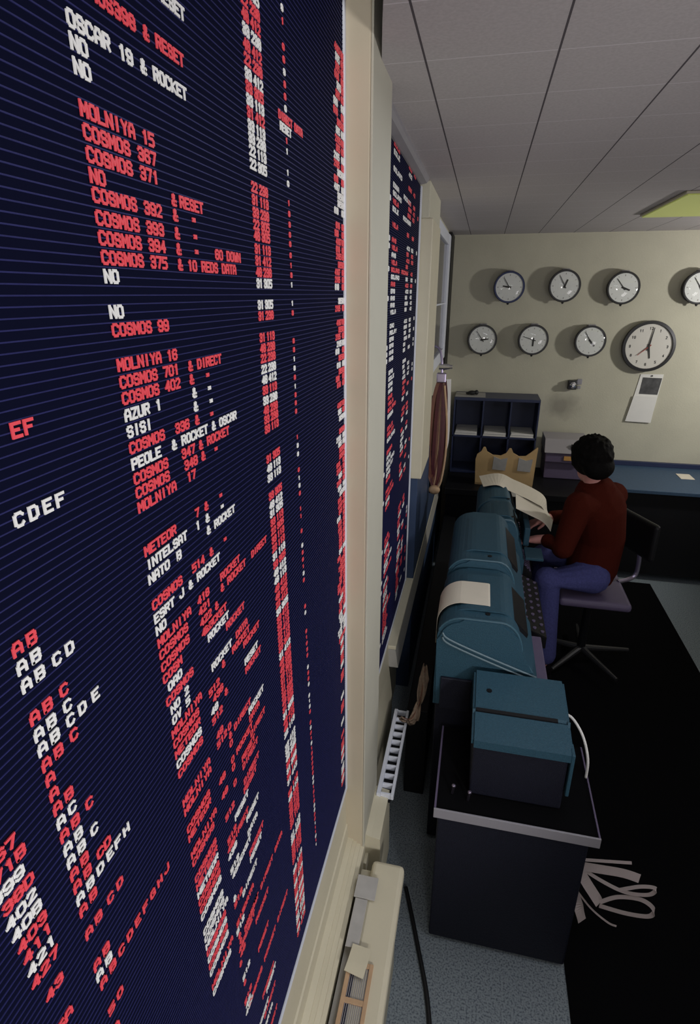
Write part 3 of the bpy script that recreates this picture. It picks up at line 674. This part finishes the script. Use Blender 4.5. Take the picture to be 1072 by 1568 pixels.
# far counter under the shelf, and the blue desk to its right
k_ = empty('equipment_counter', (.15, 4.7, 0)); tag(k_, 'black counter at the far wall under the navy pigeonhole shelf', 'counter')
bm = NB(); box(bm, -.20, .95, 4.30, 5.06, .64, .69, .004); local(obj('top', bm, M['black'], k_))
bm = NB(); box(bm, -.19, .93, 4.34, 5.05, 0.02, .64); local(obj('body', bm, M['black'], k_))
sh = empty('pigeonhole_shelf', (.15, 4.9, .69)); tag(sh, 'navy steel pigeonhole shelf with two rows of open compartments against the far wall', 'shelf')
bm = NB()
ys0, ys1 = 4.75, 5.06
box(bm, -.19, .495, ys0, ys1, 1.312, 1.335, .002); box(bm, -.19, .495, ys0, ys1, 1.005, 1.022, .002); box(bm, -.19, .495, ys0, ys1, .692, .71, .002)
box(bm, -.19, .495, ys1-.01, ys1, .71, 1.312)
local(obj('carcass', bm, M['shelfblue'], sh))
for x in (-.19, .045, .265, .483): local(obj('divider', B(x, x+.012, ys0, ys1-.01, .71, 1.312, .001), M['shelfblue'], sh))
for i, (x, lab) in enumerate(((-.17, 'left'), (.065, 'middle'), (.285, 'right'))):
    bm = NB()
    for q in range(5): box(bm, x+.002*q, x+.185-.003*(q % 2), 4.752+.004*(q % 3), 5.03, 1.0225+.006*q, 1.0275+.006*q)
    o = obj('paper_stack', bm, M['wpaper']); tag(o, f'stack of white paper in the {lab} upper compartment of the navy shelf', 'paper stack', 'papers in the pigeonholes')
o = obj('loose_sheet', B(-.185, .06, 4.78, 5.0, 1.3355, 1.3385), M['greycard']); tag(o, 'grey sheet lying on top of the navy pigeonhole shelf', 'paper')
bm = NB(); ball(bm, (-.05, 4.87, 1.358), (.04, .03, .018)); ball(bm, (-.015, 4.86, 1.362), (.018, .018, .022)); ball(bm, (-.085, 4.87, 1.352), (.02, .018, .012))
o = fused('paperweight', bm, M['ink'], None, .004, 4); tag(o, 'small black lump of a paperweight on the sheet atop the shelf', 'paperweight')
# tan scalloped card rack in front
cr = empty('card_rack', (.26, 4.45, .69)); tag(cr, 'tan card rack with a scalloped top edge in front of the navy shelf', 'rack')
pts = [(.03, .71)]
top_e = [(.02, .90), (.03, .945), (.06, .97), (.075, 1.005), (.09, 1.005), (.105, .97), (.15, .945), (.21, .943), (.25, .965), (.272, 1.005), (.287, 1.005), (.305, .968), (.35, .945), (.40, .95), (.44, .985), (.475, 1.02), (.485, 1.02)]
pts += top_e + [(.475, .71)]
bm = NB(); prism(bm, pts[::-1], 'y', 4.44, 4.452); local(obj('front_card', bm, M['tan'], cr))
bm = NB(); box(bm, .03, .475, 4.452, 4.60, .692, .705); box(bm, .03, .036, 4.452, 4.60, .705, .9); box(bm, .469, .475, 4.452, 4.60, .705, .9); local(obj('tray', bm, M['tan'], cr))
for x, w in ((.155, .10), (.345, .10)):
    bm = NB(); prism(bm, [(x, .83), (x+w, .825), (x+w+.01, .93), (x+w*.6, .915), (x+.005, .935)], 'y', 4.432, 4.4395); local(obj('grey_tag', bm, M['greycard'], cr))
# radio set beside the operator's head
rd = empty('radio_set', (.72, 4.85, .69)); tag(rd, 'lilac-grey radio set with an orange label at the far wall left of the operator', 'radio')
bm = NB(); box(bm, .585, .90, 4.75, 5.03, .692, .84, .006); local(obj('base_unit', bm, M['lilac'], rd))
bm = NB(); box(bm, .575, .90, 4.70, 5.03, .842, .925, .008); local(obj('control_panel', bm, M['lilac'], rd))
bm = NB(); prism(bm, [(4.68, .927), (4.74, 1.03), (5.0, 1.03), (5.0, .927)], 'x', .565, .90); local(obj('lid', bm, M['lightgrey'], rd))
local(obj('orange_label', B(.72, .79, 4.692, 4.70, .865, .90, .001), M['orange'], rd))
bm = NB(); box(bm, .765, .78, 4.69, 4.71, .96, 1.0, .003); local(obj('latch', bm, M['ink'], rd))
dk = empty('blue_desk', (1.7, 4.7, 0)); tag(dk, 'desk with speckled blue top against the far wall, right of the operator', 'desk')
bm = NB(); box(bm, 1.0, 2.4, 4.36, 5.06, .735, .762, .003); local(obj('top', bm, M['bluetop'], dk))
bm = NB(); box(bm, 1.0, 2.4, 5.035, 5.065, .762, .80, .002); local(obj('splashback', bm, M['shelfblue'], dk))
bm = NB(); box(bm, 1.02, 2.38, 4.40, 5.05, .06, .735); local(obj('body', bm, M['black'], dk))
o = obj('note_slip', B(1.62, 1.72, 4.72, 4.86, .7625, .766), M['paper']); tag(o, 'cream slip of paper on the blue desk top at the right edge', 'paper')
# ceiling lamp
lp = empty('ceiling_lamp', (1.3, 3.6, ZC)); tag(lp, 'yellow-green fluorescent ceiling lamp panel at the right edge', 'ceiling lamp')
bm = NB(); box(bm, .855, 2.07, 3.19, 4.05, ZC-.012, ZC-.001, .002); local(obj('housing', bm, M['trim'], lp))
bm = NB(); box(bm, .865, 2.06, 3.20, 4.04, ZC-.018, ZC-.0125, .001); local(obj('diffuser', bm, M['lens'], lp))

# ------------------------------------------------------------------ floor mat, machine stand and teleprinters
o = obj('floor_mat', B(.44, 1.435, -.9, 4.34, 0.001, .006), M['rubber']); tag(o, 'long black rubber mat along the operator side of the machines', 'mat')
o = obj('gap_filler', B(-.19, -.10, 1.95, 4.28, 0.001, .47, .004), M['black']); tag(o, 'added black shade trunking in the dark gap between the ledge and the machines', 'filler')  # box added to stand in for the shade between ledge and machines
st = empty('machine_stand', (.21, 1.52, 0)); tag(st, 'navy steel stand with grey-edged top, nearest the camera, carrying the boxy teal unit', 'stand')
bm = NB(); box(bm, -.025, .452, 1.332, 1.70, .600, .628); local(obj('top', bm, M['rubber'], st))
bm = NB(); box(bm, -.032, .458, 1.325, 1.331, .598, .634, .001); local(obj('front_edging', bm, M['edge'], st))
bm = NB(); box(bm, -.032, -.0255, 1.332, 1.70, .60, .632, .001); local(obj('side_edging', bm, M['lilac'], st)); bm = NB(); box(bm, .4525, .458, 1.332, 1.70, .60, .632, .001); local(obj('side_edging', bm, M['lilac'], st))
bm = NB(); box(bm, -.02, .435, 1.345, 1.70, 0.015, .60, .006); local(obj('cabinet', bm, M['navy'], st))

# front unit: boxy tape reader with a teal cover
a_ = empty('tape_reader', (.22, 1.55, .628)); tag(a_, 'boxy teal-topped tape reader on the navy stand, nearest of the machines', 'tape reader')
bm = NB(); box(bm, .072, .352, 1.41, 1.70, .632, .835, .006); local(obj('body', bm, M['navy'], a_))
bm = NB(); prism(bm, [(1.395, .835), (1.395, .862), (1.505, .880), (1.513, .874), (1.520, .884), (1.69, .905), (1.71, .89), (1.71, .835)], 'x', .064, .362, .008); local(obj('cover', bm, M['teal'], a_))
bm = NB(); prism(bm, [(1.507, .874), (1.519, .876), (1.519, .886), (1.507, .884)], 'x', .075, .325); local(obj('cover_slot', bm, M['black'], a_))
bm = NB(); lathe(bm, [(0, 0), (.009, 0), (.009, .004), (0, .004)], 14, Matrix.Translation((.115, 1.60, .892))); local(obj('screw', bm, M['black'], a_))
bm = NB(); box(bm, .355, .366, 1.398, 1.45, .70, .86, .003); local(obj('front_flange', bm, M['teal'], a_))
for q, (x, y) in enumerate(((.07, 1.385), (.02, 1.40))):
    bm = NB(); tube(bm, [(x, y, .630), (x+.004, y, .66)], .004, 8); ball(bm, (x+.004, y, .663), .007, 2); o = obj('toggle_switch', bm, M['darkchrome']); tag(o, ['small chrome toggle just left of the tape reader corner', 'small chrome toggle further left on the stand top'][q], 'switch', 'toggles on the stand top')

# teleprinters: hood profile in x-z, extruded along y
def hood_profile(x0, x1, zt, zb, zf, rnd=.09):
    pts = [(x0, zb)]
    n = 8
    for i in range(n+1):
        a = PI - i/n*PI/2; pts.append((x0+rnd+rnd*math.cos(a), zt-rnd+rnd*math.sin(a)*1.0))
    xm = x0+(x1-x0)*.60
    for i in range(n+1):
        t = i/n; a = PI/2*(1-t)
        pts.append((xm+(x1-xm)*math.cos(a)*.55, zf+.10+(zt-zf-.10)*math.sin(a)))
    pts += [(x1-.02, zf+.03), (x1, zf), (x1, zb)]
    return pts
def teleprinter(y0, y1, zt, x0, x1, label, kb=True, win=True, kd=.10):
    t = empty('teleprinter', ((x0+x1)/2, (y0+y1)/2, 0)); tag(t, label, 'teleprinter', 'row of teal teleprinters')
    zf = zt-.22
    bm = prism(NB(), hood_profile(x0, x1, zt, .70, zf), 'y', y0, y1, .010); local(obj('hood', bm, M['teal'], t))
    # raised lid with lip over the middle of the hood
    P = hood_profile(x0+.02, x1-.015, zt+.006, zt-.02, zf)[4:-1]
    mid = (y0+y1)/2
    bm = NB(); ribbon(bm, [(x, mid, z) for x, z in P], (0, 1, 0), (y1-y0)*.66, .006); local(obj('lid', bm, M['teal'], t))
    bm = NB(); tube(bm, [(x, y0+.012, z) for x, z in hood_profile(x0, x1, zt+.001, .75, zf)[3:-2]], .004, 6); local(obj('hood_seam', bm, M['teal_edge'], t))
    bm = NB(); lathe(bm, [(0, 0), (.009, 0), (.009, .003), (0, .003)], 14, Matrix.Translation((x0+.17, y0+.06, zt+.0))); local(obj('screw', bm, M['black'], t))
    if win:
        bm = NB(); prism(bm, [(x0+(x1-x0)*.70, zt-.045), (x1-.055, zt-.10), (x1-.058, zt-.115), (x0+(x1-x0)*.68, zt-.06)], 'y', mid-(y1-y0)*.30, mid+(y1-y0)*.30)
        bmesh.ops.translate(bm, verts=bm.verts, vec=(.012, 0, .022)); local(obj('viewing_window', bm, M['black'], t))
    bm = NB(); box(bm, x0+.01, x1-.01, y0+.01, y1-.01, .02, .70, .004); local(obj('pedestal', bm, M['navy'], t))
    if kb:
        bm = NB(); prism(bm, [(x1-.01, .70), (x1-.01, .80), (x1+.01, .795), (x1+kd, .755), (x1+kd, .70)], 'y', y0+.03, y1-.03, .004); kbo = local(obj('keyboard', bm, M['black'], t))
        bm = NB()
        for i in range(3):
            for j in range(9):
                yy = y0+.06+(y1-y0-.12)*j/8; xx = x1+.015+(kd-.025)/2.2*i; zz = .793-.015*i
                lathe(bm, [(0, 0), (.007, 0), (.008, .006), (0, .006)], 10, Matrix.Translation((xx, yy, zz)))
        kk = local(obj('keys', bm, M['lilac'], t)); kk['kind'] = 'stuff'
    return t
teleprinter(1.725, 2.14, 1.075, -.075, .285, 'teal teleprinter with a cream paper band over its hood, nearest of the row', kb=False)
teleprinter(2.155, 2.73, 1.10, -.068, .270, 'widest teal teleprinter with open viewing window, directly behind the paper-banded one')
teleprinter(2.745, 3.05, 1.06, .055, .300, 'narrower teal teleprinter at the operator’s hands, third of the row', kd=.05)
teleprinter(3.065, 3.46, 1.045, .045, .300, 'furthest teal teleprinter, under the two draped cream sheets', kd=.05)
# diagonal trim bars on the end panel of the nearest one
for zz, lab in ((0, 'upper'), (.016, 'lower')):
    pass
near = [o for o in COL.objects if o.name.startswith('teleprinter')][0]
for dz in (0, -.018):
    bm = NB(); tube(bm, smooth_path([(-.055, 1.719, 1.020+dz), (-.03, 1.719, .995+dz), (.10, 1.719, .945+dz), (.275, 1.719, .885+dz)], 5), .0035, 6); local(obj('trim_bar', bm, M['seam'], near))
bm = NB(); box(bm, -.05, .06, 1.712, 1.7245, .70, .835, .003); local(obj('end_box', bm, M['navy'], near))
bm = NB(); box(bm, .286, .335, 1.74, 2.12, .70, .80, .004); local(obj('front_tray', bm, M['lilac'], near))

# paper draped over the machines
P = [(x, 1.912, z+.003) for x, z in hood_profile(-.082, .20, 1.083, .90, .90)[0:17]]
bm = NB(); ribbon(bm, smooth_path([Vector(p) for p in P[:-1]]+[Vector((.196, 1.912, .945))], 2), (0, 1, 0), .17, .0015)
o = obj('paper_band', bm, M['paper'], smooth=False); tag(o, 'cream paper band draped over the hood of the nearest teal teleprinter', 'paper')
bm = NB(); ribbon(bm, smooth_path([(.06, 3.40, 1.053), (.16, 3.41, 1.070), (.24, 3.39, 1.045), (.36, 3.36, 1.005), (.43, 3.34, .965), (.455, 3.32, .90)], 6), (.1, 1, .05), .21, .0015)
o = obj('paper_sheet', bm, M['paper']); tag(o, 'cream paper sheet draped over the furthest teleprinter, upper of two', 'paper')
bm = NB(); ribbon(bm, smooth_path([(.26, 3.17, 1.02), (.34, 3.17, .985), (.42, 3.16, .95), (.47, 3.15, .895)], 6), (.1, 1, .05), .20, .0015)
o = obj('paper_sheet', bm, M['paper']); tag(o, 'cream paper sheet hanging towards the operator, lower of two', 'paper')
o = obj('form_card', B(.16, .395, 4.20, 4.33, .6915, .696, .001), M['greycard']); tag(o, 'grey strip of card lying in front of the tan scalloped rack', 'card')
bm = NB()
for y in (3.10, 3.0): box(bm, .30, .335, y-.045, y+.045, .93, .955, .004)
bm2 = NB(); box(bm2, .309, .40, 2.79, 2.93, .83, .845, .003); box(bm2, .309, .34, 2.99, 3.4, .82, .93, .006)
bm.free()
o = obj('copy_holder', bm2, M['teal']); tag(o, 'teal copy holder tray fixed at the front of the far teleprinters', 'copy holder')

# white cable, floor cable, loops of punched tape
bm = NB(); tube(bm, smooth_path([(.362, 1.66, .80), (.395, 1.64, .80), (.428, 1.60, .765), (.448, 1.57, .70), (.450, 1.56, .632)], 8), .0045, 8)
o = obj('white_cable', bm, M['wpaper'], smooth=True); tag(o, 'white cable arching from the tape reader down to the stand top', 'cable')
bm = NB(); tube(bm, smooth_path([(-.12, 1.50, .008), (-.085, 1.40, .008), (-.045, 1.28, .008), (-.01, 1.17, .008), (.012, 1.06, .008), (.03, .9, .008), (.06, .6, .008)], 8), .008, 8)
o = obj('floor_cable', bm, M['cable'], smooth=True); tag(o, 'black cable running across the speckled floor beside the heater', 'cable')
tp = empty('paper_tape_loops', (.5, 1.5, .2)); tag(tp, 'tangle of pale paper tape loops spilling from the right side of the navy stand', 'paper tape')
loops = [
 ([(.462, 1.50, .33), (.53, 1.49, .355), (.62, 1.49, .372)], .010),
 ([(.462, 1.50, .30), (.52, 1.49, .315), (.60, 1.49, .318), (.655, 1.49, .308)], .030),
 ([(.462, 1.50, .30), (.54, 1.48, .275), (.62, 1.48, .245), (.69, 1.48, .255), (.705, 1.48, .29), (.66, 1.48, .285), (.60, 1.48, .25)], .012),
 ([(.462, 1.50, .30), (.49, 1.48, .26), (.53, 1.47, .205), (.545, 1.47, .18)], .034),
 ([(.545, 1.47, .185), (.60, 1.48, .215), (.67, 1.48, .225), (.715, 1.48, .195), (.71, 1.48, .155), (.64, 1.48, .145), (.55, 1.48, .155)], .014),
 ([(.462, 1.50, .20), (.48, 1.47, .15), (.50, 1.46, .09)], .034),
 ([(.462, 1.50, .20), (.52, 1.47, .15), (.58, 1.46, .11), (.61, 1.46, .10)], .006),
]
for pth, w in loops:
    bm = NB(); ribbon(bm, smooth_path(pth, 8), (0, .35, 1), w, .0012); local(obj('tape_strip', bm, M['tape'], tp))

# ------------------------------------------------------------------ bundle of tapes hanging on the left wall
hb = empty('tape_bundle', (-.2, 3.6, 1.3)); tag(hb, 'bundle of brown and maroon paper tapes hanging from a chrome clamp below the window', 'tape bundle')
bm = NB(); box(bm, -.31, -.245, 3.46, 3.50, .93, 1.55, .003); local(obj('dark_backing', bm, M['black'], hb))
bm = NB(); ribbon(bm, smooth_path([(-.178, 3.425, 1.66), (-.172, 3.42, 1.50), (-.168, 3.42, 1.30), (-.182, 3.42, 1.22)], 6), (1, 0, 0), .030, .002); local(obj('white_strip', bm, M['wpaper'], hb))
for i in range(18):
    f_ = i/17; xt = -.232+.036*f_; xm = -.268+.092*f_; y = 3.36+.05*random.random()
    xb = -.25+.05*f_+.01*math.sin(i*2.1); zb = 1.02+.06*random.random()
    bm = NB(); ribbon(bm, smooth_path([(xt, 3.39, 1.655), (xt+(xm-xt)*.6, y, 1.55), (xm, y-.005, 1.33), (xm*.6+xb*.4+.006*math.sin(i*1.7), y, 1.17), (xb, 3.38, zb), (-.225+.012*math.sin(i), 3.385, .99)], 6), (.9, .4*math.sin(i), 0), .020, .002)
    local(obj('tape_strip', bm, M[['brown', 'maroon', 'brown', 'maroon', 'buff', 'brown', 'maroon'][i % 7]], hb))
bm = NB(); tube(bm, smooth_path([(-.196, 3.375, 1.63), (-.170, 3.37, 1.42), (-.166, 3.37, 1.22), (-.185, 3.37, 1.04), (-.215, 3.37, .985)], 8), .006, 8); local(obj('outer_strand', bm, M['buff'], hb))
bm = NB(); ball(bm, (-.222, 3.375, .985), (.036, .03, .030), 3); local(obj('tied_end', bm, M['buff'], hb, smooth=True))
bm = NB(); box(bm, -.245, -.190, 3.37, 3.41, 1.645, 1.70, .006); local(obj('clamp_jaw', bm, M['darkchrome'], hb))
bm = NB(); tube(bm, [(-.235, 3.39, 1.735), (-.175, 3.39, 1.735)], .017, 14); tube(bm, [(-.180, 3.39, 1.735), (-.158, 3.39, 1.735)], .012, 14); local(obj('clamp_screw', bm, M['chrome'], hb))
bm = NB(); tube(bm, smooth_path([(-.215, 3.39, 1.69), (-.222, 3.39, 1.78), (-.245, 3.40, 1.84), (-.30, 3.41, 1.85)], 5), .007, 8); local(obj('hook', bm, M['darkchrome'], hb))

# ------------------------------------------------------------------ operator and chair
PX, PY = 0.0, 0.0
person = empty('person', (.70, 3.12, .57)); tag(person, 'person with short black hair, rust sweater and jeans, seated at a teleprinter, back turned', 'person')
V = Vector
hips, waist, chest, neck0, neck1 = V((.72, 3.16, .66)), V((.735, 3.17, .84)), V((.69, 3.14, 1.03)), V((.655, 3.12, 1.15)), V((.632, 3.115, 1.225))
sL, sR = V((.575, 3.02, 1.075)), V((.785, 3.235, 1.075))
eL, wL = V((.515, 2.965, .84)), V((.425, 3.06, .845))
eR, wR = V((.66, 3.40, .86)), V((.47, 3.32, .875))
hpL, knL, anL = V((.71, 3.06, .64)), V((.462, 2.985, .63)), V((.50, 2.96, .14))
hpR, knR, anR = V((.75, 3.27, .64)), V((.47, 3.30, .63)), V((.49, 3.32, .14))
bm = NB()
limb(bm, [hips, waist, chest, V((.665, 3.125, 1.10)), neck0, neck1], [.125, .115, .125, .085, .05, .05], 18)
limb(bm, [sL, chest+V((-.02, -.02, .02)), sR], [.06, .09, .06])
limb(bm, [sL, eL, wL], [.055, .042, .028]); limb(bm, [sR, eR, wR], [.055, .042, .028])
limb(bm, [hpL, knL, anL], [.085, .06, .04]); limb(bm, [hpR, knR, anR], [.085, .06, .04])
for an in (anL, anR): limb(bm, [an, an+V((-.03, 0, -.08)), an+V((-.17, -.01, -.105))], [.042, .04, .03])
# head: skull, jaw, nose, ears, brow; it looks away from the camera, down to the left
hc = V((.618, 3.135, 1.292)); f = V((-.42, .84, -.42)).normalized(); lft = V((0, 0, 1)).cross(f).normalized(); upv = f.cross(lft).normalized()
R3 = Matrix((f, lft, upv)).transposed()
def hp(a, b_, c_): return hc+f*a+lft*b_+upv*c_
ball(bm, hp(-.008, 0, .012), (.095, .077, .098), 3, R3); ball(bm, hp(.035, 0, -.055), (.055, .052, .055), 3, R3)
ball(bm, hp(.088, 0, -.015), (.020, .012, .026), 2, R3); ball(bm, hp(.078, 0, .02), (.012, .045, .010), 2, R3); ball(bm, hp(.080, 0, -.06), (.012, .024, .007), 2, R3); ball(bm, hp(.07, 0, -.092), (.018, .022, .014), 2, R3)
for s in (-1, 1): ball(bm, hp(-.008, s*.078, -.012), (.018, .009, .030), 2, R3)
# hands: palm, four fingers of unequal length, thumb from the side of the palm
def hand(wr, fd, side):
    fd = V(fd).normalized(); sd = V((0, 0, 1)).cross(fd).normalized()*side; dn = V((0, 0, -1))
    pc = wr+fd*.045
    limb(bm, [wr, pc+sd*.012, pc+fd*.035+sd*.018], [.026, .022, .014]); limb(bm, [wr, pc-sd*.012, pc+fd*.035-sd*.020], [.026, .022, .013])
    for j, (o_, L) in enumerate(((.030, .066), (.010, .074), (-.011, .068), (-.031, .052))):
        b0 = pc+fd*.040+sd*o_; limb(bm, [b0, b0+fd*L*.42+sd*o_*.15+dn*.004, b0+fd*L*.72+sd*o_*.22+dn*.018, b0+fd*L*.86+sd*o_*.25+dn*.036], [.0098, .009, .0082, .0072], 8)
    t0 = pc-fd*.012+sd*.030; limb(bm, [t0, t0+fd*.022+sd*.022+dn*.008, t0+fd*.048+sd*.026+dn*.02], [.013, .011, .0085], 8)
hand(wL, (-.85, .35, -.25), -1); hand(wR, (-.9, -.25, -.3), 1)
fused('body', bm, M['skin'], person, .0055, 5); local([o for o in COL.objects if o.name.startswith('body') and o.parent == person][0])
bm = NB()
for s in (-1, 1): ball(bm, hp(.073, s*.031, .002), .011, 2)
local(obj('eyes', bm, M['eye'], person, smooth=True))
bm = NB(); ball(bm, hp(-.018, 0, .024), (.118, .100, .112), 4, R3); ball(bm, hp(-.060, 0, -.040), (.062, .088, .072), 3, R3)
for i in range(140):
    a = random.uniform(0, 2*PI); u_ = random.uniform(-.35, 1)
    d = V((math.sqrt(max(0, 1-u_*u_))*math.cos(a), math.sqrt(max(0, 1-u_*u_))*math.sin(a), u_))
    if d.x > .45 and d.z < .45: continue
    p = hp(-.018+d.x*.110, d.y*.093, .024+d.z*.106); ball(bm, p, (.016, .016, .020), 1)
local(fused('hair', bm, M['hair'], person, .006, 2))
bm = NB(); limb(bm, [hips+V((0, 0, -.01)), waist, chest, V((.672, 3.13, 1.105)), V((.658, 3.125, 1.155))], [.140, .138, .150, .115, .068], 20)
limb(bm, [sL, chest+V((-.02, -.02, .01)), sR], [.078, .115, .078])
limb(bm, [sL, eL, wL+V((.02, -.02, 0))], [.076, .060, .042]); limb(bm, [sR, eR, wR+V((.03, .02, 0))], [.076, .060, .042])
local(fused('sweater', bm, M['sweater'], person, .007, 6))
bm = NB(); limb(bm, [hips+V((0, 0, .0)), hips+V((0, 0, .06))], [.130, .130], 18)
limb(bm, [hpL, knL, anL+V((0, 0, .02))], [.098, .078, .066]); limb(bm, [hpR, knR, anR+V((0, 0, .02))], [.100, .078, .066])
local(fused('jeans', bm, M['jeans'], person, .007, 5))
for an in (anL, anR):
    bm = NB(); limb(bm, [an+V((.01, 0, -.085)), an+V((-.08, 0, -.092)), an+V((-.18, -.01, -.098))], [.048, .046, .038]); box(bm, an.x-.215, an.x+.055, an.y-.042, an.y+.038, .006, .03, .004)
    local(fused('shoe', bm, M['sleeve'], person, .006, 3))

ch = empty('swivel_chair', (.74, 3.17, 0)); tag(ch, 'dark swivel chair with chrome star base under the seated operator', 'chair')
bm = NB(); box(bm, .54, .92, 2.96, 3.38, .485, .535, .02, 3); local(obj('seat', bm, M['lilac'], ch))
bm = NB(); tube(bm, [(.74, 3.17, .09), (.74, 3.17, .485)], .025, 14); local(obj('column', bm, M['black'], ch))
for i in range(5):
    a = i*2*PI/5+.25; e = V((.74+.30*math.cos(a), 3.17+.30*math.sin(a), .075))
    bm = NB(); tube(bm, [(.74, 3.17, .10), tuple(e)], [.022, .012], 10); lg = local(obj('leg', bm, M['case'], ch))
    bm = NB(); ball(bm, e-V((0, 0, .040)), (.026, .026, .028), 2); w_ = obj('castor', bm, M['black'], lg, smooth=True); w_.matrix_parent_inverse = Matrix.Translation((-.74, -3.17, 0))
    lg.matrix_parent_inverse = Matrix.Translation((-.74, -3.17, 0))
bm = NB(); tube(bm, smooth_path([(.90, 3.25, .53), (1.0, 3.30, .56), (1.005, 3.31, .70), (.985, 3.29, .78)], 6), .013, 10); local(obj('back_bracket', bm, M['darkchrome'], ch))
bm = NB(); box(bm, -.02, .02, -.16, .16, -.11, .11, .018, 3); bmesh.ops.transform(bm, matrix=Matrix.Translation((.955, 3.27, .84)) @ Matrix.Rotation(.42, 4, 'Z'), verts=bm.verts); local(obj('backrest', bm, M['black'], ch))
